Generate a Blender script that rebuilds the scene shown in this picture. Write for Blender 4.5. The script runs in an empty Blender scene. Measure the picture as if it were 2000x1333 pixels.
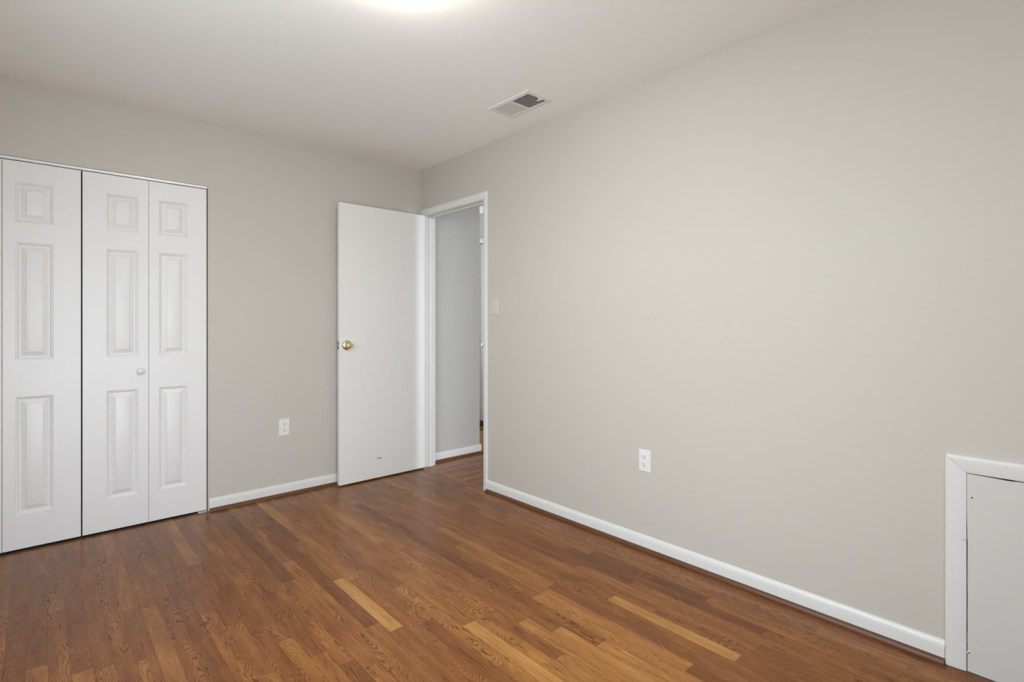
import bpy, bmesh, math, random
from mathutils import Vector, Matrix

scene = bpy.context.scene
col = scene.collection
PI = math.pi

# ------------------------------------------------------------------ camera
cam_d = bpy.data.cameras.new('camera')
cam = bpy.data.objects.new('camera', cam_d)
col.objects.link(cam)
cam.location = (-2.33913, -3.70900, 1.18299)
cam.rotation_euler = (PI / 2, 0, -math.radians(42.1702))
cam_d.sensor_width = 36.0
cam_d.lens = 1020.544 * 36.0 / 2000.0
cam_d.shift_y = -35.5 / 2000.0
cam_d.clip_start = 0.02
scene.camera = cam

# ------------------------------------------------------------------ render look
scene.view_settings.view_transform = 'Standard'
scene.view_settings.look = 'None'
scene.view_settings.gamma = 1.0
scene.view_settings.use_curve_mapping = False
scene.view_settings.exposure = 0.04
try:
    scene.cycles.use_denoising = True
    scene.cycles.denoiser = 'OPENIMAGEDENOISE'
    scene.cycles.max_bounces = 16
    scene.cycles.diffuse_bounces = 10
    scene.cycles.glossy_bounces = 6
    scene.cycles.transparent_max_bounces = 12
    scene.cycles.sample_clamp_indirect = 6.0
    scene.cycles.use_adaptive_sampling = False
except Exception:
    pass

# ------------------------------------------------------------------ world
world = bpy.data.worlds.new('daylight')
scene.world = world
world.use_nodes = True
bg = world.node_tree.nodes['Background']
bg.inputs[0].default_value = (0.80, 0.90, 1.0, 1)
bg.inputs[1].default_value = 6.3


def area(name, loc, rot, sx, sy, power, color, spread=180):
    d = bpy.data.lights.new(name, 'AREA')
    d.shape = 'RECTANGLE'
    d.size, d.size_y = sx, sy
    d.energy = power
    d.color = color
    d.spread = math.radians(spread)
    o = bpy.data.objects.new(name, d)
    o.location = loc
    o.rotation_euler = rot
    col.objects.link(o)
    return o


ROOM_X0, ROOM_Y0, H = -2.90, -4.20, 2.44
# sky light entering by the two windows of the wall behind the camera and of the left wall
area('daylight_patio_ground', (-2.05, ROOM_Y0 - 0.22, 0.57), (PI / 2, 0, 0), 1.3, 0.9, 17, (0.80, 0.92, 1.0), 120)
area('daylight_left_window', (ROOM_X0 - 0.22, -2.50, 1.55), (PI / 2, 0, -PI / 2), 1.4, 1.1, 40, (0.75, 0.91, 1.0))
# portals guide the sky light through the two openings
for nm, loc, rot, sx, sy in (('portal_front', (-2.05, ROOM_Y0 - 0.13, 1.075), (PI / 2, 0, 0), 1.32, 1.97),
                             ('portal_left', (ROOM_X0 - 0.13, -2.50, 1.55), (PI / 2, 0, -PI / 2), 1.42, 1.12)):
    po = area(nm, loc, rot, sx, sy, 1.0, (1, 1, 1))
    po.data.cycles.is_portal = True
# hall: added lights outside made-up windows at its two ends
area('added_light_hall_near', (1.20, -4.82, 1.3), (PI / 2, 0, 0), 0.36, 1.6, 100.0, (0.84, 0.93, 1.0))
area('added_light_hall_far', (1.02, 2.62, 1.4), (-PI / 2, 0, 0), 0.5, 1.4, 42.0, (0.80, 0.88, 1.0))


# ------------------------------------------------------------------ materials
def mat(name, color, rough=0.5, metal=0.0, spec=0.5, coat=0.0, coat_rough=0.1):
    m = bpy.data.materials.new(name)
    m.use_nodes = True
    b = m.node_tree.nodes['Principled BSDF']
    b.inputs['Base Color'].default_value = (*color, 1)
    b.inputs['Roughness'].default_value = rough
    b.inputs['Metallic'].default_value = metal
    b.inputs['Specular IOR Level'].default_value = spec
    b.inputs['Coat Weight'].default_value = coat
    b.inputs['Coat Roughness'].default_value = coat_rough
    return m


def add_noise(m, scale, amount, bump=0.0, bump_scale=None, stretch=(1, 1, 1), dist=0.001):
    """procedural colour mottling and a fine bump, in object coordinates"""
    nt = m.node_tree
    b = nt.nodes['Principled BSDF']
    tc = nt.nodes.new('ShaderNodeTexCoord')
    mp = nt.nodes.new('ShaderNodeMapping')
    mp.inputs['Scale'].default_value = stretch
    nt.links.new(tc.outputs['Object'], mp.inputs['Vector'])
    n = nt.nodes.new('ShaderNodeTexNoise')
    n.inputs['Scale'].default_value = scale
    n.inputs['Detail'].default_value = 3
    nt.links.new(mp.outputs[0], n.inputs['Vector'])
    c = tuple(b.inputs['Base Color'].default_value)[:3]
    mx = nt.nodes.new('ShaderNodeMix')
    mx.data_type = 'RGBA'
    mx.inputs[6].default_value = (*[v * (1 - amount) for v in c], 1)
    mx.inputs[7].default_value = (*[min(1, v * (1 + amount)) for v in c], 1)
    nt.links.new(n.outputs['Fac'], mx.inputs[0])
    nt.links.new(mx.outputs[2], b.inputs['Base Color'])
    if bump:
        n2 = nt.nodes.new('ShaderNodeTexNoise')
        n2.inputs['Scale'].default_value = bump_scale or scale * 10
        n2.inputs['Detail'].default_value = 2
        nt.links.new(mp.outputs[0], n2.inputs['Vector'])
        bp = nt.nodes.new('ShaderNodeBump')
        bp.inputs['Strength'].default_value = bump
        bp.inputs['Distance'].default_value = dist
        nt.links.new(n2.outputs['Fac'], bp.inputs['Height'])
        nt.links.new(bp.outputs[0], b.inputs['Normal'])
    return m


M = {}
M['wall'] = add_noise(mat('greige_wall_paint', (0.548, 0.511, 0.462), 0.55, spec=0.30), 2.5, 0.008, 0.10, 260)
M['hall_wall'] = add_noise(mat('grey_hall_paint', (0.49, 0.475, 0.45), 0.6, spec=0.3), 2.5, 0.008, 0.10, 260)
M['ceiling'] = add_noise(mat('flat_white_ceiling_paint', (0.92, 0.92, 0.915), 0.9, spec=0.2), 1.6, 0.012, 0.12, 180)
M['trim'] = add_noise(mat('white_trim_paint', (0.71, 0.70, 0.685), 0.32, spec=0.5), 9, 0.015, 0.12, 40)
M['door'] = add_noise(mat('white_slab_door_paint', (0.79, 0.77, 0.745), 0.42, spec=0.5), 3, 0.012, 0.10, 60)
M['bifold'] = add_noise(mat('white_moulded_door_paint', (0.765, 0.750, 0.745), 0.38, spec=0.5), 8, 0.01, 0.35, 22, (14, 14, 1.0), 0.0006)
M['panel'] = add_noise(mat('painted_plywood', (0.60, 0.59, 0.56), 0.5, spec=0.4), 5, 0.02, 0.2, 30)
M['plate'] = mat('white_plastic', (0.76, 0.75, 0.73), 0.3)
M['painted_plate'] = mat('painted_over_plastic', (0.60, 0.555, 0.51), 0.4)
M['slot'] = mat('dark_slot', (0.02, 0.018, 0.016), 0.7)
M['void'] = mat('dark_void', (0.02, 0.018, 0.016), 0.95, spec=0.1)
M['brass'] = add_noise(mat('polished_brass', (0.80, 0.70, 0.42), 0.2, 1.0), 60, 0.12)
M['steel'] = mat('worn_steel', (0.42, 0.40, 0.36), 0.3, 1.0)
M['zinc'] = add_noise(mat('galvanised_track', (0.62, 0.62, 0.62), 0.42, 0.75), 12, 0.06)
M['vent'] = mat('white_enamel', (0.78, 0.77, 0.74), 0.35)
M['caulk'] = mat('dirty_joint', (0.10, 0.095, 0.085), 0.8)
M['chip'] = mat('bare_wood_chip', (0.16, 0.11, 0.08), 0.8)
M['closet'] = mat('shaded_interior', (0.04, 0.036, 0.033), 0.9)  # near-black colour stands in for the shade under and behind doors
M['outside'] = mat('lawn', (0.16, 0.17, 0.11), 0.9)

gl = bpy.data.materials.new('window_glass')
gl.use_nodes = True
nt = gl.node_tree
nt.nodes.clear()
o_ = nt.nodes.new('ShaderNodeOutputMaterial')
mxs = nt.nodes.new('ShaderNodeMixShader')
tr = nt.nodes.new('ShaderNodeBsdfTransparent')
gs = nt.nodes.new('ShaderNodeBsdfGlossy')
gs.inputs['Roughness'].default_value = 0.02
mxs.inputs[0].default_value = 0.06
nt.links.new(tr.outputs[0], mxs.inputs[1])
nt.links.new(gs.outputs[0], mxs.inputs[2])
nt.links.new(mxs.outputs[0], o_.inputs[0])
M['glass'] = gl

lg = bpy.data.materials.new('lit_frosted_glass')
lg.use_nodes = True
b = lg.node_tree.nodes['Principled BSDF']
b.inputs['Base Color'].default_value = (0.9, 0.88, 0.84, 1)
b.inputs['Emission Color'].default_value = (1.0, 0.92, 0.82, 1)
b.inputs['Emission Strength'].default_value = 51.0
M['lamp'] = lg


# ---- stained oak strip floor
PW = 0.0572


def oak(name):
    m = bpy.data.materials.new(name)
    m.use_nodes = True
    nt = m.node_tree
    N, L = nt.nodes, nt.links
    bs = N['Principled BSDF']

    def math_(op, a, b_=None, c=None, clamp=False):
        n = N.new('ShaderNodeMath')
        n.operation = op
        n.use_clamp = clamp
        for i, v in enumerate((a, b_, c)):
            if v is None:
                continue
            if isinstance(v, (int, float)):
                n.inputs[i].default_value = v
            else:
                L.new(v, n.inputs[i])
        return n.outputs[0]

    def maprange(v, a, b_, c, d, smooth=False):
        n = N.new('ShaderNodeMapRange')
        if smooth:
            n.interpolation_type = 'SMOOTHSTEP'
        L.new(v, n.inputs[0])
        for i, x in enumerate((a, b_, c, d)):
            n.inputs[i + 1].default_value = x
        return n.outputs[0]

    def comb(x, y, z):
        n = N.new('ShaderNodeCombineXYZ')
        for i, v in enumerate((x, y, z)):
            if isinstance(v, (int, float)):
                n.inputs[i].default_value = v
            else:
                L.new(v, n.inputs[i])
        return n.outputs[0]

    def noise(vec, scale=1.0, detail=2.0, rough=0.5, distort=0.0):
        n = N.new('ShaderNodeTexNoise')
        n.inputs['Scale'].default_value = scale
        n.inputs['Detail'].default_value = detail
        n.inputs['Roughness'].default_value = rough
        n.inputs['Distortion'].default_value = distort
        L.new(vec, n.inputs['Vector'])
        return n.outputs['Fac']

    uv = N.new('ShaderNodeUVMap')
    uv.uv_map = 'UVMap'
    sp = N.new('ShaderNodeSeparateXYZ')
    L.new(uv.outputs[0], sp.inputs[0])
    u, v = sp.outputs[0], sp.outputs[1]
    at = N.new('ShaderNodeAttribute')
    at.attribute_name = 'plank'
    sa = N.new('ShaderNodeSeparateColor')
    L.new(at.outputs['Color'], sa.inputs[0])
    tone, seed, kind = sa.outputs[0], sa.outputs[1], sa.outputs[2]
    s1 = math_('MULTIPLY', seed, 83.0)
    s2 = math_('MULTIPLY', seed, 41.0)
    # cathedral field: contour lines of a smooth stretched field
    fld = noise(comb(math_('ADD', math_('MULTIPLY', u, 2.6), s1), math_('ADD', math_('MULTIPLY', v, 17.0), s2), s1), 1.0, 1.6, 0.42)
    wob = noise(comb(math_('ADD', math_('MULTIPLY', u, 26.0), s2), math_('ADD', math_('MULTIPLY', v, 75.0), s1), s2), 1.0, 2.0)
    f1 = math_('MULTIPLY', fld, 30.0)
    f1 = math_('ADD', f1, math_('MULTIPLY', wob, 0.75))
    # straight field
    fld2 = noise(comb(math_('ADD', math_('MULTIPLY', u, 0.9), s2), math_('ADD', math_('MULTIPLY', v, 11.0), s1), s2), 1.0, 1.0)
    frq = maprange(math_('FRACT', math_('MULTIPLY', seed, 3.77)), 0, 1, 95.0, 210.0)
    f2 = math_('ADD', math_('MULTIPLY', v, frq), math_('MULTIPLY', fld2, 16.0))
    bunch = noise(comb(math_('MULTIPLY', u, 0.5), math_('ADD', math_('MULTIPLY', v, 55.0), s1), s2), 1.0, 2.0)
    f2 = math_('ADD', f2, math_('ADD', math_('MULTIPLY', wob, 0.7), math_('MULTIPLY', bunch, 3.5)))
    mixf = N.new('ShaderNodeMix')
    mixf.data_type = 'FLOAT'
    L.new(maprange(kind, 0.60, 0.62, 0, 1), mixf.inputs[0])
    L.new(f1, mixf.inputs[2])
    L.new(f2, mixf.inputs[3])
    ring = math_('SINE', math_('MULTIPLY', mixf.outputs[0], 2 * PI))
    ringl = maprange(ring, 0.0, 1.0, 0.0, 1.0)          # soft dark line
    # breaks the rings into pores running with the grain
    pore = noise(comb(math_('MULTIPLY', u, 55.0), math_('MULTIPLY', v, 1150.0), s1), 1.0, 1.5, 0.6)
    porem = maprange(pore, 0.34, 0.62, 0.0, 1.0)
    ringp = math_('MULTIPLY', ringl, math_('ADD', math_('MULTIPLY', porem, 0.6), 0.45))
    # ring contrast differs from strip to strip
    contrast = maprange(math_('FRACT', math_('MULTIPLY', seed, 7.31)), 0, 1, 0.55, 1.15)
    patch = noise(comb(math_('ADD', math_('MULTIPLY', u, 6.0), s2), math_('ADD', math_('MULTIPLY', v, 40.0), s2), s1), 1.0, 2.0)
    contrast = math_('MULTIPLY', contrast, maprange(patch, 0.3, 0.62, 0.45, 1.15))
    contrast = math_('MULTIPLY', contrast, maprange(tone, 0.6, 0.95, 1.0, 0.45))
    grain = math_('MULTIPLY', ringp, contrast)
    fine = noise(comb(math_('MULTIPLY', u, 22.0), math_('MULTIPLY', v, 700.0), s2), 1.0, 2.0, 0.6)
    blot = noise(comb(math_('ADD', math_('MULTIPLY', u, 4.0), s1), math_('ADD', math_('MULTIPLY', v, 22.0), s1), 0.0), 1.0, 2.0)
    # tone ramp
    tt = math_('ADD', tone, math_('MULTIPLY', math_('SUBTRACT', blot, 0.5), 0.55))
    ramp = N.new('ShaderNodeValToRGB')
    cr = ramp.color_ramp
    cr.elements[0].position = 0.0
    cr.elements[0].color = OAK[0]
    cr.elements[1].position = 1.0
    cr.elements[1].color = OAK[3]
    e = cr.elements.new(0.38)
    e.color = OAK[1]
    e = cr.elements.new(0.68)
    e.color = OAK[2]
    L.new(tt, ramp.inputs[0])
    g2 = math_('ADD', math_('MULTIPLY', grain, 0.74), math_('MULTIPLY', maprange(fine, 0.35, 0.7, 0, 1), 0.34))
    dark = N.new('ShaderNodeMix')
    dark.data_type = 'RGBA'
    dark.blend_type = 'MULTIPLY'
    L.new(math_('MINIMUM', g2, 0.95), dark.inputs[0])
    L.new(ramp.outputs[0], dark.inputs[6])
    dark.inputs[7].default_value = (0.25, 0.16, 0.12, 1)
    # seams
    dv = math_('MINIMUM', v, math_('SUBTRACT', PW, v))
    ua = sp.outputs[2]
    seam = maprange(dv, 0.0004, 0.0011, 1.0, 0.0)
    at2 = N.new('ShaderNodeAttribute')
    at2.attribute_name = 'ends'
    sb = N.new('ShaderNodeSeparateColor')
    L.new(at2.outputs['Color'], sb.inputs[0])
    du = math_('MINIMUM', math_('SUBTRACT', u, sb.outputs[0]), math_('SUBTRACT', sb.outputs[1], u))
    seam_e = maprange(du, 0.0005, 0.0014, 1.0, 0.0)
    sm = math_('MAXIMUM', seam, seam_e, clamp=True)
    sd = N.new('ShaderNodeMix')
    sd.data_type = 'RGBA'
    sd.blend_type = 'MULTIPLY'
    L.new(math_('MULTIPLY', sm, 0.42), sd.inputs[0])
    L.new(dark.outputs[2], sd.inputs[6])
    sd.inputs[7].default_value = (0.12, 0.08, 0.06, 1)
    L.new(sd.outputs[2], bs.inputs['Base Color'])
    # satin varnish
    tc = N.new('ShaderNodeTexCoord')
    rn = noise(tc.outputs['Object'], 3.0, 4.0)
    L.new(maprange(rn, 0.3, 0.7, 0.17, 0.27), bs.inputs['Roughness'])
    bs.inputs['IOR'].default_value = 1.5
    bs.inputs['Specular IOR Level'].default_value = 0.22
    bp = N.new('ShaderNodeBump')
    bp.inputs['Strength'].default_value = 0.25
    bp.inputs['Distance'].default_value = 0.0003
    hgt = math_('SUBTRACT', math_('SUBTRACT', 1.0, math_('MULTIPLY', sm, 1.0)), math_('MULTIPLY', grain, 0.45))
    big = noise(tc.outputs['Object'], 9.0, 1.0)
    L.new(hgt, bp.inputs['Height'])
    L.new(bp.outputs[0], bs.inputs['Normal'])
    return m


OAK = [(0.130, 0.043, 0.015, 1), (0.262, 0.098, 0.027, 1), (0.430, 0.185, 0.048, 1), (0.620, 0.355, 0.115, 1)]
M['oak'] = oak('stained_oak_strips')
M['shoe'] = add_noise(mat('stained_oak_moulding', (0.115, 0.043, 0.016), 0.42, spec=0.5), 14, 0.35, 0.2, 60, (1, 1, 8))
M['scratch'] = mat('pale_scratch', (0.36, 0.22, 0.12), 0.6)


# ------------------------------------------------------------------ mesh helpers
def link(name, bm, material, parent=None, smooth=None):
    me = bpy.data.meshes.new(name)
    bmesh.ops.recalc_face_normals(bm, faces=bm.faces)
    bm.to_mesh(me)
    bm.free()
    for mm in (material if isinstance(material, (list, tuple)) else [material]):
        me.materials.append(mm)
    o = bpy.data.objects.new(name, me)
    col.objects.link(o)
    if parent is not None:
        o.parent = parent
        o.matrix_parent_inverse = Matrix.Translation(-parent.location) if parent.parent is None and parent.type == 'EMPTY' else Matrix.Identity(4)
    if smooth is not None:
        me.shade_smooth()
        me.set_sharp_from_angle(angle=math.radians(smooth))
    return o


def empty(name, loc):
    o = bpy.data.objects.new(name, None)
    o.empty_display_size = 0.1
    o.location = loc
    col.objects.link(o)
    return o


def tag(o, label=None, cat=None, group=None, kind=None):
    if label:
        o['label'] = label
    if cat:
        o['category'] = cat
    if group:
        o['group'] = group
    if kind:
        o['kind'] = kind
    return o


def box(bm, a, b, bevel=0.0, seg=2):
    x0, y0, z0 = [min(p, q) for p, q in zip(a, b)]
    x1, y1, z1 = [max(p, q) for p, q in zip(a, b)]
    vs = [bm.verts.new(p) for p in ((x0, y0, z0), (x1, y0, z0), (x1, y1, z0), (x0, y1, z0),
                                    (x0, y0, z1), (x1, y0, z1), (x1, y1, z1), (x0, y1, z1))]
    fs = [bm.faces.new([vs[i] for i in f]) for f in ((0, 3, 2, 1), (4, 5, 6, 7), (0, 1, 5, 4), (1, 2, 6, 5), (2, 3, 7, 6), (3, 0, 4, 7))]
    if bevel:
        es = list({e for f in fs for e in f.edges})
        bmesh.ops.bevel(bm, geom=es, offset=bevel, segments=seg, affect='EDGES', profile=0.6)
    return bm


def BM():
    return bmesh.new()


def sweep(bm, prof, path_fn, stations, cap=True):
    """prof: list of 2-D points; path_fn(station, p) -> 3-D point"""
    rings = [[bm.verts.new(path_fn(s, p)) for p in prof] for s in stations]
    n = len(prof)
    for a, b in zip(rings, rings[1:]):
        for i in range(n):
            j = (i + 1) % n
            bm.faces.new((a[i], a[j], b[j], b[i]))
    if cap:
        bm.faces.new(rings[0])
        bm.faces.new(list(reversed(rings[-1])))
    return bm


def lathe(bm, prof, origin, axis, seg=32):
    """prof: list of (radius, distance along axis)"""
    axis = Vector(axis).normalized()
    a = axis.orthogonal().normalized()
    b = axis.cross(a)
    o = Vector(origin)
    rings = []
    for r, t in prof:
        if r < 1e-6:
            rings.append([bm.verts.new(o + axis * t)])
        else:
            rings.append([bm.verts.new(o + axis * t + (a * math.cos(2 * PI * k / seg) + b * math.sin(2 * PI * k / seg)) * r) for k in range(seg)])
    for p, q in zip(rings, rings[1:]):
        for k in range(seg):
            j = (k + 1) % seg
            if len(p) == 1 and len(q) == 1:
                continue
            if len(p) == 1:
                bm.faces.new((p[0], q[j], q[k]))
            elif len(q) == 1:
                bm.faces.new((p[k], p[j], q[0]))
            else:
                bm.faces.new((p[k], p[j], q[j], q[k]))
    return bm


# ================================================================== SETTING
WT = 0.105              # thickness of the wall between room and hall
DY0, DY1, DZ = -0.8325, -0.060, 2.055   # doorway: near jamb, far jamb, head
HALL_X, HALL_Y0, HALL_Y1 = 1.42, -4.6, 2.4
STUB_X, STUB_Y = 0.634, 0.012

# ---- walls
CX0, CX1, CZ = -2.787, -1.5525, 2.0395     # closet opening
bm = BM()
box(bm, (ROOM_X0, 0, 0), (CX0, 0.105, H))
box(bm, (CX0, 0, CZ), (CX1, 0.105, H))
box(bm, (CX1, 0, 0), (0, 0.105, H))
tag(link('wall_back', bm, M['wall']), 'greige painted wall holding the white bifold closet doors', 'wall', kind='structure')

bm = BM()
box(bm, (0, DY1 + 0.012, 0), (WT, 0.105, H))
box(bm, (0, DY0 - 0.012, DZ + 0.012), (WT, DY1 + 0.012, H))
box(bm, (0, HALL_Y0, 0), (WT, DY0 - 0.012, H))
tag(link('wall_right', bm, M['wall']), 'long greige painted wall with the doorway and light switch', 'wall', kind='structure')

# left wall (beyond the frame) with a window
LWY0, LWY1, WZ0, WZ1 = -3.20, -1.80, 1.00, 2.10
bm = BM()
box(bm, (ROOM_X0 - 0.12, ROOM_Y0, 0), (ROOM_X0, LWY0, H))
box(bm, (ROOM_X0 - 0.12, LWY1, 0), (ROOM_X0, 0.105, H))
box(bm, (ROOM_X0 - 0.12, LWY0, 0), (ROOM_X0, LWY1, WZ0))
box(bm, (ROOM_X0 - 0.12, LWY0, WZ1), (ROOM_X0, LWY1, H))
tag(link('wall_left', bm, M['wall']), 'greige painted side wall with a window, beyond the frame', 'wall', kind='structure')

FWX0, FWX1, FZ0, FZ1 = -2.70, -1.40, 0.10, 2.05
bm = BM()
box(bm, (ROOM_X0 - 0.12, ROOM_Y0 - 0.12, 0), (FWX0, ROOM_Y0, H))
box(bm, (FWX1, ROOM_Y0 - 0.12, 0), (0, ROOM_Y0, H))
box(bm, (FWX0, ROOM_Y0 - 0.12, 0), (FWX1, ROOM_Y0, FZ0))
box(bm, (FWX0, ROOM_Y0 - 0.12, FZ1), (FWX1, ROOM_Y0, H))
tag(link('wall_front', bm, M['wall']), 'greige painted wall with a window behind the viewer', 'wall', kind='structure')


def window(name, axis, c0, c1, z0, z1, plane, out, label):
    r = empty(name, (plane, (c0 + c1) / 2, z0) if axis == 'y' else ((c0 + c1) / 2, plane, z0))
    tag(r, label, 'window', kind='structure')

    def bx(bm, a0, a1, q0, q1, d0, d1, bev=0.002):
        if axis == 'y':
            box(bm, (plane + out * d0, a0, q0), (plane + out * d1, a1, q1), bev)
        else:
            box(bm, (a0, plane + out * d0, q0), (a1, plane + out * d1, q1), bev)
    bm = BM()
    w = 0.05
    zm = (z0 + z1) / 2
    for a, b_ in ((c0, c0 + w), (c1 - w, c1)):
        bx(bm, a, b_, z0, z1, 0.03, 0.08)
    for a, b_ in ((z0, z0 + w), (zm - 0.02, zm + 0.02), (z1 - w, z1)):
        bx(bm, c0 + w, c1 - w, a, b_, 0.035, 0.075)
    link('window_frame', bm, M['trim'], r)
    bm = BM()
    bx(bm, c0 - 0.03, c1 + 0.03, z0 - 0.03, z0, -0.03, 0.03)
    link('window_sill', bm, M['trim'], r)
    bm = BM()
    bx(bm, c0 + w, c1 - w, z0 + w, zm - 0.02, 0.054, 0.058, 0)
    bx(bm, c0 + w, c1 - w, zm + 0.02, z1 - w, 0.054, 0.058, 0)
    link('pane', bm, M['glass'], r)


window('window_1', 'x', FWX0, FWX1, FZ0, FZ1, ROOM_Y0, -1, 'tall white window behind the viewer')
window('window_2', 'y', LWY0, LWY1, WZ0, WZ1, ROOM_X0, -1, 'white sash window in the side wall, beyond the frame')

# closet interior behind the bifold doors, floor coloured dark for the shade under them
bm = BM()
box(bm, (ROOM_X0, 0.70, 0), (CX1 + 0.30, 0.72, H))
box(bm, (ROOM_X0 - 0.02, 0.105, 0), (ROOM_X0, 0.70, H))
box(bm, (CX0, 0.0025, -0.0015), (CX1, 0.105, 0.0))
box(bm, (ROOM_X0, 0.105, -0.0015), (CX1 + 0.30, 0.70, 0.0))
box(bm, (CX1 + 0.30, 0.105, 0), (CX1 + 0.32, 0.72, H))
tag(link('wall_closet', bm, M['closet']), 'inside of the closet, coloured near-black for its shade, seen only through the door gaps', 'wall', kind='structure')

# hall
bm = BM()
box(bm, (WT, STUB_Y, 0), (STUB_X, HALL_Y1, H))
tag(link('wall_hall_back', bm, M['hall_wall']), 'grey hall wall seen through the open doorway', 'wall', kind='structure')
HD0, HD1, HDZ0, HDZ1 = 0.26, 1.035, 0.060, 2.092
bm = BM()
box(bm, (HALL_X, HALL_Y0, 0), (HALL_X + 0.1, HD0 - 0.004, H))
box(bm, (HALL_X, HD1 + 0.004, 0), (HALL_X + 0.1, HALL_Y1, H))
box(bm, (HALL_X, HD0 - 0.004, HDZ1 + 0.004), (HALL_X + 0.1, HD1 + 0.004, H))
tag(link('wall_hall_far', bm, M['hall_wall']), 'grey far wall of the hall above the distant white door', 'wall', kind='structure')
bm = BM()
box(bm, (WT, HALL_Y0 - 0.1, 0), (0.99, HALL_Y0, H))
box(bm, (1.40, HALL_Y0 - 0.1, 0), (HALL_X + 0.1, HALL_Y0, H))
box(bm, (0.99, HALL_Y0 - 0.1, 0), (1.40, HALL_Y0, 0.45))
box(bm, (0.99, HALL_Y0 - 0.1, 2.15), (1.40, HALL_Y0, H))
tag(link('wall_hall_front', bm, M['hall_wall']), 'near end wall of the hall, hidden by the room wall', 'wall', kind='structure')
bm = BM()
box(bm, (STUB_X, HALL_Y1, 0), (0.74, HALL_Y1 + 0.1, H))
box(bm, (1.30, HALL_Y1, 0), (HALL_X + 0.1, HALL_Y1 + 0.1, H))
box(bm, (0.74, HALL_Y1, 0), (1.30, HALL_Y1 + 0.1, 0.65))
box(bm, (0.74, HALL_Y1, 2.15), (1.30, HALL_Y1 + 0.1, H))
tag(link('wall_hall_end', bm, M['hall_wall']), 'far end wall of the hall, hidden by the corner', 'wall', kind='structure')

window('added_window_3', 'x', 0.99, 1.40, 0.45, 2.15, HALL_Y0, -1, 'made-up narrow window carrying the light at the near end of the hall, hidden')  # both hall windows are unseen, added to let the end lights in
window('added_window_4', 'x', 0.74, 1.30, 0.65, 2.15, HALL_Y1, 1, 'made-up window carrying the light at the far end of the hall, hidden')
# ceiling
bm = BM()
box(bm, (ROOM_X0 - 0.12, ROOM_Y0 - 0.12, H), (HALL_X + 0.1, HALL_Y1 + 0.1, H + 0.1))
box(bm, (0, HALL_Y0 - 0.1, H), (HALL_X + 0.1, ROOM_Y0 - 0.12, H + 0.1))
tag(link('ceiling', bm, M['ceiling']), 'smooth white ceiling', 'ceiling', kind='structure')

# ---- floor: strips as faces with their own tone, seed and figure
rnd = random.Random(11)
bm = BM()
uvl = bm.loops.layers.uv.new('UVMap')
pl = bm.loops.layers.float_color.new('plank')
en = bm.loops.layers.float_color.new('ends')


def plank(along, a0, a1, c0, tone, seed, kind, z=0.0):
    """along 'y' : runs from y=a0..a1 at x=c0..c0+PW ; along 'x' the other way"""
    if along == 'y':
        pts = [(c0, a0), (c0 + PW, a0), (c0 + PW, a1), (c0, a1)]
        uvs = [(a0, 0), (a0, PW), (a1, PW), (a1, 0)]
    else:
        pts = [(a0, c0), (a1, c0), (a1, c0 + PW), (a0, c0 + PW)]
        uvs = [(a0, 0), (a1, 0), (a1, PW), (a0, PW)]
    f = bm.faces.new([bm.verts.new((p[0], p[1], z)) for p in pts])
    for lp, q in zip(f.loops, uvs):
        lp[uvl].uv = (q[0] + 10, q[1])
        lp[pl] = (tone, seed, kind, 1)
        lp[en] = (a0 + 10, a1 + 10, 0, 1)


# strips read off the photograph: (x inside the strip, y far end, y near end, tone, figure)
# strips stop at the closet line; the closet floor is coloured dark for the shade under its doors
FIXED = [(-1.300, -1.385, -1.915, 0.77, 0.9), (-0.505, -2.330, -2.880, 0.74, 0.8),
         (-1.085, -2.070, -3.10, 0.76, 0.8), (-0.615, -1.20, -2.085, 0.58, 0.7),
         (-0.370, -1.675, -2.310, 0.20, 0.7), (-1.470, 0.0, -1.250, 0.14, 0.3),
         (-1.252, 0.0, -0.520, 0.62, 0.8), (-0.780, -0.50, -1.830, 0.20, 0.7),
         (-0.675, -2.10, -2.790, 0.66, 0.8), (-0.955, -0.35, -1.15, 0.62, 0.9),
         (-0.860, -2.33, -3.15, 0.69, 0.9), (-0.915, -2.20, -3.30, 0.64, 0.8), (-0.970, -2.45, -3.20, 0.56, 0.3),
         (-0.800, -2.50, -3.25, 0.66, 0.9), (-1.030, -2.30, -3.35, 0.60, 0.9), (-1.140, -2.35, -3.30, 0.60, 0.3),
         (-0.730, -2.10, -2.95, 0.62, 0.3)]
n_rows = int(math.ceil((0.03 - ROOM_X0) / PW))
X_EDGE = 0.03
for i in range(n_rows):
    c0 = X_EDGE - (i + 1) * PW
    fx = sorted([f for f in FIXED if c0 <= f[0] < c0 + PW], key=lambda f: -f[1])
    y = 0.0025 if CX0 < c0 + PW / 2 < CX1 + 0.02 else 0.0
    spans = []
    for f in fx + [None]:
        stop = f[1] if f else ROOM_Y0 - 0.02
        while y > stop + 1e-6:
            ln = rnd.choice([0.35, 0.5, 0.65, 0.8, 1.0, 1.2, 1.45]) * rnd.uniform(0.85, 1.15)
            nx = y - ln
            if nx < stop + 0.22:
                nx = stop
            t = min(0.78, max(0.08, rnd.gauss(0.41, 0.085)))
            spans.append((nx, y, t, rnd.random()))
            y = nx
        if f:
            spans.append((f[2], f[1], f[3], f[4]))
            y = f[2]
    for a0, a1, t, k in spans:
        plank('y', a0, a1, c0, t, rnd.random(), k)
j0 = int(math.floor(HALL_Y0 / PW))
j1 = int(math.ceil(HALL_Y1 / PW))
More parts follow.
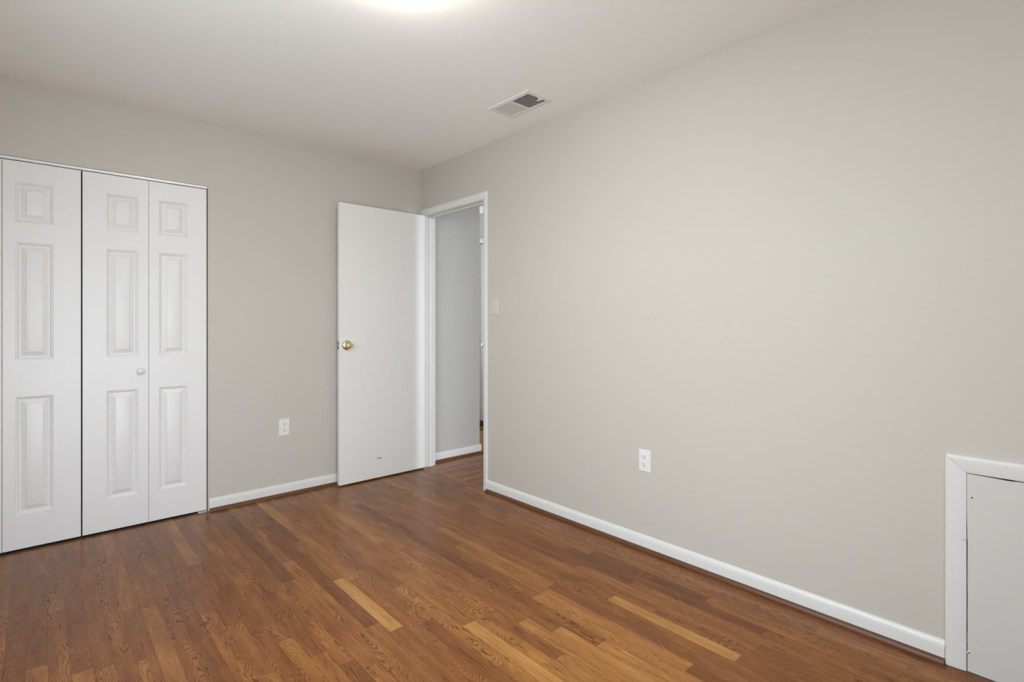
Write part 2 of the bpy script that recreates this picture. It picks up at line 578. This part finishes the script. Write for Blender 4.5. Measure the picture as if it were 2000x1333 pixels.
for j in range(j0, j1):
    x = X_EDGE
    first = True
    while x < HALL_X + 0.12:
        ln = rnd.uniform(0.35, 1.1) if not first else rnd.uniform(0.15, 0.9)
        nx = min(x + ln, HALL_X + 0.12)
        if HALL_X + 0.12 - nx < 0.15:
            nx = HALL_X + 0.12
        plank('x', x, nx, j * PW, min(0.7, max(0.1, rnd.gauss(0.40, 0.11))), rnd.random(), rnd.random())
        x = nx
        first = False
nface = len(bm.faces)
# the slab under the strips
box(bm, (ROOM_X0 - 0.12, ROOM_Y0 - 0.12, -0.10), (HALL_X + 0.12, HALL_Y1 + 0.1, -0.002))
box(bm, (0.0, HALL_Y0 - 0.1, -0.10), (HALL_X + 0.12, ROOM_Y0 - 0.12, -0.002))


def scratch(p, q, w=0.0011):
    p, q = Vector((p[0], p[1], 0.0004)), Vector((q[0], q[1], 0.0004))
    n = (q - p).normalized().cross(Vector((0, 0, 1))) * w / 2
    k = 7
    pts = []
    for i in range(k + 1):
        c = p.lerp(q, i / k) + n * 1.5 * math.sin(i * 2.1)
        s = math.sin(PI * (0.06 + 0.88 * i / k))
        pts.append((c - n * s, c + n * s))
    for a, b_ in zip(pts, pts[1:]):
        f = bm.faces.new([bm.verts.new(v) for v in (a[0], b_[0], b_[1], a[1])])
        f.material_index = 1


for p, q in (((-0.257, -2.486), (-0.475, -2.701)), ((-2.099, -1.175), (-2.010, -1.159)), ((-1.844, -1.827), (-1.728, -1.881)),
             ((-1.70, -1.52), (-1.62, -1.80)), ((-1.15, -0.95), (-1.20, -1.32)), ((-0.62, -2.62), (-0.70, -2.74)),
             ((-1.45, -1.02), (-1.475, -1.04)), ((-1.36, -1.62), (-1.375, -1.66)), ((-0.33, -1.30), (-0.25, -1.42))):
    scratch(p, q)
for f in bm.faces:
    if f.normal.z < 0 and f.index < nface:
        f.normal_flip()
me = bpy.data.meshes.new('floor')
bm.normal_update()
bm.to_mesh(me)
bm.free()
me.materials.append(M['oak'])
me.materials.append(M['scratch'])
floor = bpy.data.objects.new('floor', me)
col.objects.link(floor)
tag(floor, 'glossy stained oak strip floor', 'floor', kind='structure')

# ---- baseboards (ranch profile) and stained shoe moulding
BH = 0.081


def base_profile():
    # (distance from wall, height)
    return [(0, 0.002), (0.013, 0.002), (0.0135, 0.052), (0.0125, 0.060), (0.0105, 0.067), (0.0075, 0.0735), (0.0040, 0.0775), (0, 0.0785)]


def shoe_profile(d=0.0135):
    r = 0.0155
    pts = [(d - 0.002, 0.001)]
    for k in range(7):
        a = k / 6 * PI / 2
        pts.append((d + r * math.cos(a), 0.001 + 0.019 * math.sin(a)))
    pts.append((d - 0.002, 0.020))
    return pts


def run(name, prof, p0, p1, nrm, material, label, cat, kind='structure', parent=None, n=2, jitter=0.0):
    bm = BM()
    p0, p1, nrm = Vector(p0), Vector(p1), Vector(nrm)
    sts = [i / (n - 1) for i in range(n)]
    sweep(bm, prof, lambda s, p: p0.lerp(p1, s) + nrm * p[0] + Vector((0, 0, p[1])), sts)
    o = link(name, bm, material, parent, smooth=35)
    tag(o, label, cat, kind=kind)
    return o


CAS_Y0 = -0.8750         # outer edge of the near casing leg
PAN_Y1 = -3.3735              # outer edge of the access panel trim
run('baseboard_back', base_profile(), (CX1 + 0.0045, 0, 0), (0, 0, 0), (0, -1, 0), M['trim'], 'white baseboard between closet and door', 'baseboard')
run('baseboard_right', base_profile(), (0, CAS_Y0, 0), (0, PAN_Y1, 0), (-1, 0, 0), M['trim'], 'long white baseboard under the right wall', 'baseboard')
run('baseboard_hall', base_profile(), (WT + 0.015, STUB_Y, 0), (STUB_X + 0.0130, STUB_Y, 0), (0, -1, 0), M['trim'], 'white baseboard in the hall beyond the doorway', 'baseboard')
run('trim_1', shoe_profile(), (CX1 + 0.006, 0, 0), (0, 0, 0), (0, -1, 0), M['shoe'], 'stained wood shoe moulding between closet and door', 'shoe moulding')
run('trim_2', shoe_profile(), (0, CAS_Y0 - 0.001, 0), (0, PAN_Y1, 0), (-1, 0, 0), M['shoe'], 'long stained wood shoe moulding along the right wall', 'shoe moulding')
run('trim_3', shoe_profile(), (WT + 0.017, STUB_Y, 0), (STUB_X + 0.030, STUB_Y, 0), (0, -1, 0), M['shoe'], 'stained wood shoe moulding in the hall', 'shoe moulding')
run('baseboard_left', base_profile(), (ROOM_X0, ROOM_Y0, 0), (ROOM_X0, 0, 0), (1, 0, 0), M['trim'], 'white baseboard of the side wall, beyond the frame', 'baseboard')
run('baseboard_front', base_profile(), (ROOM_X0 + 0.014, ROOM_Y0, 0), (0, ROOM_Y0, 0), (0, 1, 0), M['trim'], 'white baseboard behind the viewer', 'baseboard')

# ---- door frame of the doorway: casing, jambs, stops
fr = empty('trim_4', (0, (DY0 + DY1) / 2, 0))
tag(fr, 'white casing and jambs around the open doorway', 'door frame', kind='structure')
CW = 0.053


def cas_prof():
    # (position across from inner edge, thickness)
    return [(0, 0), (0, 0.0085), (0.002, 0.0105), (0.014, 0.0125), (0.032, 0.0150), (0.043, 0.0158), (0.048, 0.0150), (0.0515, 0.0125), (0.053, 0.008), (0.053, 0)]


def casing(mitres, wall_x, sgn, parent, names):
    """mitres: list of corner points (y, z) of the inner edge with outward directions"""
    for nm, (a, da), (b_, db) in names:
        bm = BM()

        def pt(s, p, a=a, da=da, b_=b_, db=db):
            y = (a[0] + da[0] * p[0]) * (1 - s) + (b_[0] + db[0] * p[0]) * s
            z = (a[1] + da[1] * p[0]) * (1 - s) + (b_[1] + db[1] * p[0]) * s
            return (wall_x + sgn * p[1], y, z)
        sweep(bm, cas_prof(), pt, (0, 1))
        link(nm, bm, M['trim'], parent, smooth=30)


IZ = DZ + 0.003
NL = (DY0 - 0.003 - CAS_Y0) / CW      # the near leg shows narrower than the head
names = [('casing_leg', ((DY0 - 0.003, 0), (-NL, 0)), ((DY0 - 0.003, IZ), (-NL, 1))),
         ('casing_head', ((DY0 - 0.003, IZ), (-NL, 1)), ((DY1 + 0.003, IZ), (1, 1))),
         ('casing_leg', ((DY1 + 0.003, 0), (1, 0)), ((DY1 + 0.003, IZ), (1, 1)))]
casing(None, 0.0, -1, fr, names)
casing(None, WT, 1, fr, [n for n in names[:2]])
bm = BM()
box(bm, (-0.0005, DY1, 0), (WT + 0.0005, DY1 + 0.012, DZ), 0.0008, 1)
link('jamb', bm, M['trim'], fr)
bm = BM()
box(bm, (-0.0005, DY0 - 0.012, 0), (WT + 0.0005, DY0, DZ), 0.0008, 1)
link('jamb', bm, M['trim'], fr)
bm = BM()
box(bm, (-0.0005, DY0 - 0.012, DZ), (WT + 0.0005, DY1 + 0.012, DZ + 0.012), 0.0008, 1)
link('head_jamb', bm, M['trim'], fr)
for (y0, y1, z0, z1) in ((DY1 - 0.011, DY1, 0, DZ), (DY0, DY0 + 0.011, 0, DZ), (DY0 + 0.011, DY1 - 0.011, DZ - 0.011, DZ)):
    bm = BM()
    box(bm, (0.038, y0, z0), (0.076, y1, z1), 0.002, 2)
    link('door_stop', bm, M['trim'], fr)
# hinges let into the far jamb
for z in (0.25, 1.05, 1.83):
    bm = BM()
    box(bm, (0.000, DY1 - 0.0010, z - 0.044), (0.030, DY1, z + 0.044))
    link('hinge_leaf', bm, M['trim'], fr)

# ================================================================== ROOM DOOR (open 90 degrees)
DW = 0.745
DXR, DXL = -0.0075 + 0.012, -0.7395
DF, DB = -0.0965, -0.0615      # face toward the viewer, face toward the wall
dr = empty('door_1', (DXR, DB, 0))
tag(dr, 'plain white slab door standing open against the back wall, brass knob', 'door', kind='structure')
bm = BM()
box(bm, (DXL, DF, 0.011), (-0.0185, DB, 2.0525), 0.0016, 2)
link('door_slab', bm, M['door'], dr)
KX, KZ = -0.6825, 1.020
for s, y in ((-1, DF), (1, DB)):
    bm = BM()
    lathe(bm, [(0.0, 0.0), (0.0365, 0.0), (0.0365, 0.002), (0.0350, 0.0045), (0.0315, 0.0085), (0.027, 0.011), (0.021, 0.0125), (0.0185, 0.013)], (KX, y, KZ), (0, s, 0), 40)
    ro = link('rosette', bm, M['brass'], dr, smooth=40)
    ln = 0.060 if s < 0 else 0.0435
    bm = BM()
    k = ln / 0.058
    lathe(bm, [(0.0185, 0.012 * k), (0.0150, 0.017 * k), (0.0125, 0.024 * k), (0.0135, 0.029 * k), (0.0168, 0.035 * k), (0.0200, 0.041 * k), (0.0208, 0.047 * k),
               (0.0203, 0.052 * k), (0.0180, 0.0562 * k), (0.0145, 0.058 * k), (0.0095, 0.0580 * k), (0.0085, 0.0564 * k), (0.0052, 0.0564 * k), (0.0040, 0.0600 * k), (0.0, 0.0600 * k)],
          (KX, y, KZ), (0, s, 0), 40)
    link('door_knob', bm, M['brass'], dr, smooth=40)
bm = BM()
box(bm, (DXL - 0.0012, DF + 0.005, KZ - 0.0285), (DXL + 0.001, DB - 0.005, KZ + 0.0285), 0.0005, 1)
lp_ = link('latch_plate', bm, M['steel'], dr)
tag(lp_, 'worn steel latch plate')
for dz in (-0.021, 0.021):
    bm = BM()
    lathe(bm, [(0, 0.0), (0.0045, 0.0), (0.0040, 0.0012), (0, 0.0014)], (DXL - 0.001, (DF + DB) / 2, KZ + dz), (-1, 0, 0), 14)
    s_ = link('screw', bm, M['slot'], dr)
bm = BM()
yb0, yb1 = (DF + DB) / 2 - 0.0075, (DF + DB) / 2 + 0.0075
vs = [bm.verts.new(p) for p in ((DXL, yb0, KZ - 0.009), (DXL, yb1, KZ - 0.009), (DXL, yb1, KZ + 0.009), (DXL, yb0, KZ + 0.009),
                                (DXL - 0.011, yb0, KZ - 0.008), (DXL - 0.004, yb1, KZ - 0.008), (DXL - 0.004, yb1, KZ + 0.008), (DXL - 0.011, yb0, KZ + 0.008))]
for f in ((0, 1, 2, 3), (4, 7, 6, 5), (0, 4, 5, 1), (3, 2, 6, 7), (0, 3, 7, 4), (1, 5, 6, 2)):
    bm.faces.new([vs[i] for i in f])
link('latch_bolt', bm, M['steel'], dr)
# chipped paint low on the face
bm = BM()
cy = DF - 0.0004


def flat_poly(bm, pts, y0, th=0.0004):
    a = [bm.verts.new((x, y0, z)) for x, z in pts]
    b_ = [bm.verts.new((x, y0 + th, z)) for x, z in pts]
    bm.faces.new(a)
    bm.faces.new(list(reversed(b_)))
    for i in range(len(a)):
        j = (i + 1) % len(a)
        bm.faces.new((a[j], a[i], b_[i], b_[j]))


flat_poly(bm, [(-0.452, 0.1595), (-0.436, 0.1602), (-0.418, 0.1575), (-0.405, 0.1570), (-0.409, 0.1510), (-0.424, 0.1525), (-0.440, 0.1565)], cy)
flat_poly(bm, [(-0.484, 0.1585), (-0.474, 0.1590), (-0.466, 0.1580), (-0.474, 0.1572)], cy)
tag(link('paint_chip', bm, M['chip'], dr), 'dark chip where the paint is scraped off')

# hinge knuckles on the wall side of the door
for z in (0.25, 1.05, 1.83):
    bm = BM()
    lathe(bm, [(0, -0.044), (0.0055, -0.044), (0.0055, 0.044), (0, 0.044)], (-0.012, DB + 0.0055, z), (0, 0, 1), 12)
    link('hinge', bm, M['trim'], dr, smooth=40)

# ================================================================== FAR HALL DOOR
hd = empty('door_2', (HALL_X, (HD0 + HD1) / 2, 0))
tag(hd, 'white door across the hall, a sliver seen past the hall corner', 'door', kind='structure')
bm = BM()
box(bm, (HALL_X + 0.012, HD0, HDZ0), (HALL_X + 0.047, HD1, HDZ1), 0.0015, 1)
link('door_slab', bm, M['trim'], hd)
bm = BM()
lathe(bm, [(0.032, 0), (0.030, 0.008), (0.014, 0.014), (0.014, 0.026), (0.026, 0.036), (0.027, 0.048), (0.018, 0.058), (0, 0.06)], (HALL_X + 0.0122, 0.893, 0.935), (-1, 0, 0), 28)
link('door_knob', bm, M['brass'], hd, smooth=40)
h2 = empty('trim_5', (HALL_X, (HD0 + HD1) / 2, 0))
tag(h2, 'white casing of the distant hall door', 'door frame', kind='structure')
I2 = HDZ1 + 0.006
casing(None, HALL_X, -1, h2, [
    ('casing_leg', ((HD0 - 0.006, 0), (-1, 0)), ((HD0 - 0.006, I2), (-1, 1))),
    ('casing_head', ((HD0 - 0.006, I2), (-1, 1)), ((HD1 + 0.006, I2), (1, 1))),
    ('casing_leg', ((HD1 + 0.006, 0), (1, 0)), ((HD1 + 0.006, I2), (1, 1)))])
# near-black sheet for the shade behind the gap under that door
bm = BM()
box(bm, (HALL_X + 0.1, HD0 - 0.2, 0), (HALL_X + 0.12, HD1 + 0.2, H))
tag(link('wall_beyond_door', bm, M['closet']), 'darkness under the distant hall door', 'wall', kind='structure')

# ================================================================== BIFOLD CLOSET DOORS
YF = 0.0045
LT = 0.030
PANELS = [(1.705, 1.912), (0.990, 1.600), (0.188, 0.799)]
RINGS = [(0.0, 0.0), (0.0026, 0.0040), (0.0060, 0.0048), (0.0080, 0.0070), (0.0140, 0.0120), (0.0190, 0.0124), (0.0220, 0.0108), (0.0395, 0.0046), (0.0408, 0.0016), (0.0430, 0.0010)]


def leaf(x0, x1, wide_left, z0=0.0105, z1=2.0205):
    bm = BM()
    c = 0.0018
    pw = 0.146
    if wide_left:
        px1 = x1 - 0.0500
        px0 = px1 - pw
    else:
        px0 = x0 + 0.0500
        px1 = px0 + pw
    ps = sorted(PANELS)

    def quad(a, b_, cc, d):
        bm.faces.new([bm.verts.new(p) for p in (a, b_, cc, d)])
    xs = [x0 + c, px0, px1, x1 - c]
    zs = [z0 + c]
    for a, b_ in ps:
        zs += [a, b_]
    zs.append(z1 - c)
    for i in range(3):
        for j in range(len(zs) - 1):
            if i == 1 and j % 2 == 1:
                continue
            quad((xs[i], YF, zs[j]), (xs[i + 1], YF, zs[j]), (xs[i + 1], YF, zs[j + 1]), (xs[i], YF, zs[j + 1]))
    for a, b_ in ps:
        prev = None
        for d, dep in RINGS:
            rg = [(px0 + d, YF + dep, a + d), (px1 - d, YF + dep, a + d), (px1 - d, YF + dep, b_ - d), (px0 + d, YF + dep, b_ - d)]
            if prev:
                for k in range(4):
                    q = (k + 1) % 4
                    quad(prev[k], prev[q], rg[q], rg[k])
            prev = rg
        quad(*prev)
    # eased front edge, sides and back
    f_ = [(x0 + c, YF, z0 + c), (x1 - c, YF, z0 + c), (x1 - c, YF, z1 - c), (x0 + c, YF, z1 - c)]
    g_ = [(x0, YF + c, z0), (x1, YF + c, z0), (x1, YF + c, z1), (x0, YF + c, z1)]
    h_ = [(x0, YF + LT, z0), (x1, YF + LT, z0), (x1, YF + LT, z1), (x0, YF + LT, z1)]
    for p_, q_ in ((f_, g_), (g_, h_)):
        for k in range(4):
            j = (k + 1) % 4
            quad(p_[k], p_[j], q_[j], q_[k])
    quad(*h_)
    bmesh.ops.remove_doubles(bm, verts=bm.verts, dist=0.00001)
    return bm


def bifold(name, leaves, knob_x, label):
    r = empty(name, ((leaves[0][0] + leaves[-1][1]) / 2, YF, 0))
    tag(r, label, 'closet door', kind='structure')
    for x0, x1, wl in leaves:
        link('door_leaf', leaf(x0, x1, wl), M['bifold'], r, smooth=22)
    bm = BM()
    lathe(bm, [(0.0115, 0), (0.0085, 0.004), (0.0075, 0.009), (0.0105, 0.0135), (0.0155, 0.017), (0.0180, 0.0215), (0.0178, 0.0255), (0.0150, 0.0290), (0.0090, 0.0310), (0, 0.0315)],
          (knob_x, YF, 0.903), (0, -1, 0), 36)
    link('knob', bm, M['bifold'], r, smooth=50)
    sx = leaves[0][1] + 0.0005
    for z in (0.25, 1.02, 1.80):
        bm = BM()
        lathe(bm, [(0, -0.03), (0.004, -0.03), (0.004, 0.03), (0, 0.03)], (sx, YF + LT + 0.004, z), (0, 0, 1), 10)
        link('hinge', bm, M['zinc'], r)
    return r


bifold('door_3', [(-2.1610, -1.8600, True), (-1.8588, -1.5585, False)], -1.9010, 'right pair of white six-panel bifold closet leaves, whole in view')
bifold('door_4', [(-2.7810, -2.4785, True), (-2.4770, -2.1670, False)], -2.5180, 'left pair of white bifold closet leaves, cut by the frame edge')

bm = BM()
# channel track: top web and two lips, open below
tz0, tz1 = 2.0235, 2.0372
box(bm, (CX0 + 0.002, 0.0005, tz0), (CX1 - 0.003, 0.0022, tz1))
box(bm, (CX0 + 0.002, 0.034, tz0), (CX1 - 0.003, 0.0357, tz1))
box(bm, (CX0 + 0.002, 0.0022, tz1 - 0.0017), (CX1 - 0.003, 0.034, tz1))
tag(link('closet_track', bm, M['zinc']), 'grey metal track running above the closet doors', 'door track')
bm = BM()
box(bm, (-1.606, -0.005, 0.0008), (-1.5595, 0.030, 0.0040), 0.0006, 1)
box(bm, (-1.5612, -0.002, 0.0040), (-1.5595, 0.030, 0.0095))
tag(link('pivot_bracket', bm, M['plate']), 'small white metal floor bracket under the closet door corner', 'bracket')

# ================================================================== OUTLETS AND SWITCH


def plate_mesh(w, h, t, b=0.003):
    """plate lying in local XZ, front toward -Y"""
    bm = BM()
    loops = [(0, 0), (0, t * 0.45), (b * 0.5, t * 0.85), (b, t)]
    rings = []
    for ins, d in loops:
        x, z = w / 2 - ins, h / 2 - ins
        rings.append([bm.verts.new((sx * x, -d, sz * z)) for sx, sz in ((-1, -1), (1, -1), (1, 1), (-1, 1))])
    for a, b_ in zip(rings, rings[1:]):
        for k in range(4):
            j = (k + 1) % 4
            bm.faces.new((a[k], a[j], b_[j], b_[k]))
    bm.faces.new(rings[-1])
    bm.faces.new(list(reversed(rings[0])))
    return bm


def place(o, parent, loc=(0, 0, 0)):
    o.parent = parent
    o.location = loc
    return o


def raw(name, bm, m, parent, smooth=None):
    o = link(name, bm, m, None, smooth)
    o.parent = parent
    return o


def outlet(loc, rz, label):
    r = empty('wall_outlet', loc)
    r.rotation_euler = (0, 0, rz)
    tag(r, label, 'outlet')
    raw('cover_plate', plate_mesh(0.070, 0.114, 0.0055), M['plate'], r)
    for dz in (0.0195, -0.0195):
        bm = BM()
        # rounded receptacle face with flat top and bottom
        pts = []
        for k in range(40):
            a = 2 * PI * k / 40
            x, z = 0.0172 * math.cos(a), 0.0172 * math.sin(a)
            z = max(-0.0140, min(0.0140, z))
            pts.append((x, z))
        f0 = [bm.verts.new((x, -0.0054, dz + z)) for x, z in pts]
        f1 = [bm.verts.new((x, -0.0070, dz + z)) for x, z in pts]
        f2 = [bm.verts.new((x * 0.95, -0.0074, dz + z * 0.95)) for x, z in pts]
        for a, b_ in ((f0, f1), (f1, f2)):
            for k in range(40):
                j = (k + 1) % 40
                bm.faces.new((a[k], a[j], b_[j], b_[k]))
        bm.faces.new(f2)
        rc = raw('receptacle', bm, M['plate'], r)
        bm = BM()
        box(bm, (-0.0078, -0.0077, dz - 0.0005), (-0.0052, -0.0068, dz + 0.0088))
        raw('slot', bm, M['slot'], rc)
        bm = BM()
        box(bm, (0.0052, -0.0077, dz + 0.0005), (0.0076, -0.0068, dz + 0.0082))
        raw('slot', bm, M['slot'], rc)
        bm = BM()
        lathe(bm, [(0, 0), (0.0030, 0), (0.0030, 0.0009), (0, 0.0009)], (0, -0.0068, dz - 0.0072), (0, -1, 0), 14)
        raw('ground_hole', bm, M['slot'], rc)
    bm = BM()
    lathe(bm, [(0, 0), (0.0028, 0), (0.0024, 0.0008), (0, 0.0010)], (0, -0.0054, 0), (0, -1, 0), 14)
    raw('screw', bm, M['plate'], r)
    return r


outlet((-1.090, 0, 0.4665), 0, 'white duplex outlet on the back wall between closet and door')
outlet((0, -2.157, 0.4655), -PI / 2, 'white duplex outlet low on the long right wall')

sw = empty('light_switch', (0, -0.9530, 1.2980))
sw.rotation_euler = (0, 0, -PI / 2)
tag(sw, 'light switch painted over in wall colour beside the doorway', 'light switch')
raw('switch_plate', plate_mesh(0.070, 0.114, 0.0055), M['painted_plate'], sw)
bm = BM()
box(bm, (-0.0050, -0.0060, -0.0120), (0.0050, -0.0050, 0.0120), 0.0003, 1)
raw('switch_slot', bm, M['painted_plate'], sw)
bm = BM()
vs = [bm.verts.new(p) for p in ((-0.0036, -0.0055, -0.0060), (0.0036, -0.0055, -0.0060), (0.0036, -0.0055, 0.0070), (-0.0036, -0.0055, 0.0070),
                                (-0.0030, -0.0150, 0.0040), (0.0030, -0.0150, 0.0040), (0.0030, -0.0150, 0.0095), (-0.0030, -0.0150, 0.0095))]
for f in ((0, 3, 2, 1), (4, 5, 6, 7), (0, 1, 5, 4), (1, 2, 6, 5), (2, 3, 7, 6), (3, 0, 4, 7)):
    bm.faces.new([vs[i] for i in f])
raw('toggle', bm, M['painted_plate'], sw)
for dz in (-0.030, 0.030):
    bm = BM()
    lathe(bm, [(0, 0), (0.0028, 0), (0.0024, 0.0010), (0, 0.0012)], (0, -0.0054, dz), (0, -1, 0), 14)
    raw('screw', bm, M['painted_plate'], sw)

# ================================================================== CEILING VENT
VX0, VX1, VY0, VY1 = -0.386, -0.190, -1.682, -1.340
vt = empty('ceiling_vent', ((VX0 + VX1) / 2, (VY0 + VY1) / 2, H))
tag(vt, 'white rectangular two-way air vent in the ceiling', 'vent')
fb = 0.026
VM = (VY0 + VY1) / 2
bm = BM()


def frame_ring(bm, o_, i_, zo, zi, zw):
    """flange: outer rectangle at the ceiling rising to an inner rectangle"""
    def rect(ins, z):
        return [bm.verts.new(p) for p in ((VX0 + ins, VY0 + ins, z), (VX1 - ins, VY0 + ins, z), (VX1 - ins, VY1 - ins, z), (VX0 + ins, VY1 - ins, z))]
    rs = [rect(0, H), rect(0, H - 0.0035), rect(0.0035, H - 0.0050), rect(fb - 0.003, H - 0.0072), rect(fb, H - 0.0066), rect(fb, H - 0.0005)]
    for a, b_ in zip(rs, rs[1:]):
        for k in range(4):
            j = (k + 1) % 4
            bm.faces.new((a[k], a[j], b_[j], b_[k]))


frame_ring(bm, 0, 0, 0, 0, 0)
box(bm, (VX0 + fb, VM - 0.006, H - 0.0070), (VX1 - fb, VM + 0.006, H - 0.0005))
link('frame', bm, M['vent'], vt)
bm = BM()
box(bm, (VX0 + fb, VY0 + fb, H - 0.0004), (VX1 - fb, VY1 - fb, H - 0.0001))
tag(link('duct_opening', bm, M['void'], vt), 'dark duct behind the slats')
NS = 12
for bank, (a, b_, tilt) in enumerate(((VY0 + fb, VM - 0.006, 1), (VM + 0.006, VY1 - fb, -1))):
    pitch = (b_ - a) / NS
    for k in range(NS):
        yc = a + pitch * (k + 0.5)
        bm = BM()
        hw = 0.0027 if tilt > 0 else 0.0042
        dz = 0.0007 if tilt > 0 else 0.0001
        t = 0.0004
        pts = []
        for s in (-1, 1):
            for tt in (-1, 1):
                pts.append((yc + s * hw, H - 0.0036 + tilt * s * dz + tt * t))
        order = [pts[0], pts[1], pts[3], pts[2]]
        sweep(bm, order, lambda s, p: (VX0 + fb + (VX1 - VX0 - 2 * fb) * s, p[0], p[1]), (0, 1))
        link('slat', bm, M['vent'], vt)
bm = BM()
box(bm, (-0.268, -1.6600, H - 0.0110), (-0.2575, -1.6300, H - 0.0062), 0.001, 1)
box(bm, (-0.285, -1.6580, H - 0.0100), (-0.2490, -1.6520, H - 0.0062), 0.001, 1)
link('damper_lever', bm, M['vent'], vt)
for y in (VY0 + 0.012, VY1 - 0.012):
    bm = BM()
    lathe(bm, [(0, 0), (0.0042, 0), (0.0036, 0.0014), (0, 0.0018)], ((VX0 + VX1) / 2, y, H - 0.0058), (0, 0, -1), 14)
    link('screw', bm, M['vent'], vt)

# ================================================================== CEILING LAMP (mostly above the frame)
LX, LY = -1.418, -2.128
cl = empty('ceiling_light', (LX, LY, H))
tag(cl, 'lit round flush ceiling light at the top edge', 'ceiling light')
bm = BM()
lathe(bm, [(0, 0), (0.170, 0), (0.170, 0.012), (0.160, 0.018), (0.150, 0.018)], (LX, LY, H), (0, 0, -1), 48)
link('lamp_base', bm, M['vent'], cl, smooth=40)
bm = BM()
lathe(bm, [(0.150 * math.cos(a * PI / 24), 0.016 + 0.074 * math.sin(a * PI / 24)) for a in range(0, 12)] + [(0, 0.090)], (LX, LY, H), (0, 0, -1), 48)
link('glass_shade', bm, M['lamp'], cl, smooth=60)

# ================================================================== ACCESS PANEL LOW ON THE RIGHT WALL
ap = empty('access_panel', (0, -3.70, 0))
tag(ap, 'white framed wood access panel low on the right wall by the frame edge', 'access panel')
TW = 0.0570
AY1 = PAN_Y1                    # outer edge near the room corner side
AY0 = -4.05
AZ = 0.7315


def tprof():
    return [(0, 0), (0, 0.0090), (0.002, 0.0102), (0.016, 0.0122), (0.036, 0.0146), (0.047, 0.0154), (0.052, 0.0148), (0.0555, 0.0122), (TW, 0.0080), (TW, 0)]


def tpiece(nm, a, da, b_, db):
    bm = BM()

    def pt(s, p):
        y = (a[0] + da[0] * p[0]) * (1 - s) + (b_[0] + db[0] * p[0]) * s
        z = (a[1] + da[1] * p[0]) * (1 - s) + (b_[1] + db[1] * p[0]) * s
        return (-p[1], y, z)
    sweep(bm, tprof(), pt, (0, 1))
    return link(nm, bm, M['trim'], ap, smooth=30)


iy1, iy0, iz = AY1 - TW, AY0 + TW, AZ - TW
g = 0.0003
tpiece('upright_trim', (iy1, 0.002), (1, 0), (iy1, iz - g), (1, 1))
tpiece('top_trim', (iy1 - g * 2, iz), (1, 1), (iy0, iz), (-1, 1))
tpiece('upright_trim', (iy0, 0.002), (-1, 0), (iy0, iz), (-1, 1))
# panel with slightly ragged, paint-cracked edges
bm = BM()
rr = random.Random(3)
edge = []
n = 46
for i in range(n + 1):      # side edge beside the upright, top to bottom
    z = 0.6722 - (0.6722 - 0.003) * i / n
    gap = 0.0006 + (0.0014 if z < 0.45 else 0.0) + rr.random() * (0.0010 if z < 0.5 else 0.0004)
    edge.append((iy1 - gap, z))
bot = [(iy0 + 0.001, 0.003)]
top = []
for i in range(n + 1):
    y = iy0 + 0.001 + (iy1 - 0.0006 - iy0 - 0.001) * i / n
    top.append((y, iz - 0.0026 - rr.random() * 0.0006 - (0.0022 if -3.545 < y < -3.52 else 0)))
poly = edge + bot + top[:-1]
fv = [bm.verts.new((-0.0070, y, z)) for y, z in poly]
bv = [bm.verts.new((-0.0008, y, z)) for y, z in poly]
bm.faces.new(fv)
bm.faces.new(list(reversed(bv)))
for i in range(len(poly)):
    j = (i + 1) % len(poly)
    bm.faces.new((fv[i], fv[j], bv[j], bv[i]))
bmesh.ops.triangulate(bm, faces=[f for f in bm.faces if len(f.verts) > 4])
tag(link('panel_board', bm, M['panel'], ap), 'painted board inside the trim')
bm = BM()
box(bm, (-0.0006, iy0, 0.001), (0.0, iy1, iz))
link('backing', bm, M['caulk'], ap)
for (y, z) in ((-3.4445, 0.5935), (-3.4375, 0.0665)):
    bm = BM()
    lathe(bm, [(0, 0), (0.0064, 0), (0.0060, 0.0010), (0.0040, 0.0016), (0.0028, 0.0010)], (-0.0070, y, z), (-1, 0, 0), 20)
    sc = link('screw', bm, M['trim'], ap, smooth=40)
    bm = BM()
    lathe(bm, [(0, 0), (0.0029, 0), (0.0027, 0.0006), (0, 0.0006)], (-0.0078, y, z), (-1, 0, 0), 14)
    so = link('screw_recess', bm, M['slot'], sc)
bm = BM()
box(bm, (-0.0118, -3.4290, 0.4452), (-0.0095, -3.4180, 0.4462))
tag(link('paint_crack', bm, M['caulk'], ap), 'short dark crack across the upright trim')
# dark gap where the upright meets the floor and dusty joint beside the baseboard end
bm = BM()
box(bm, (-0.0125, iy0, 0.0002), (-0.0008, AY1, 0.0019))
link('floor_joint', bm, M['caulk'], ap)

# ================================================================== lawn outside the windows
bm = BM()
box(bm, (-14, -16, -0.75), (3, 4, -0.60))
tag(link('ground', bm, M['outside']), 'lawn outside the windows, beyond the frame', 'lawn', kind='structure')
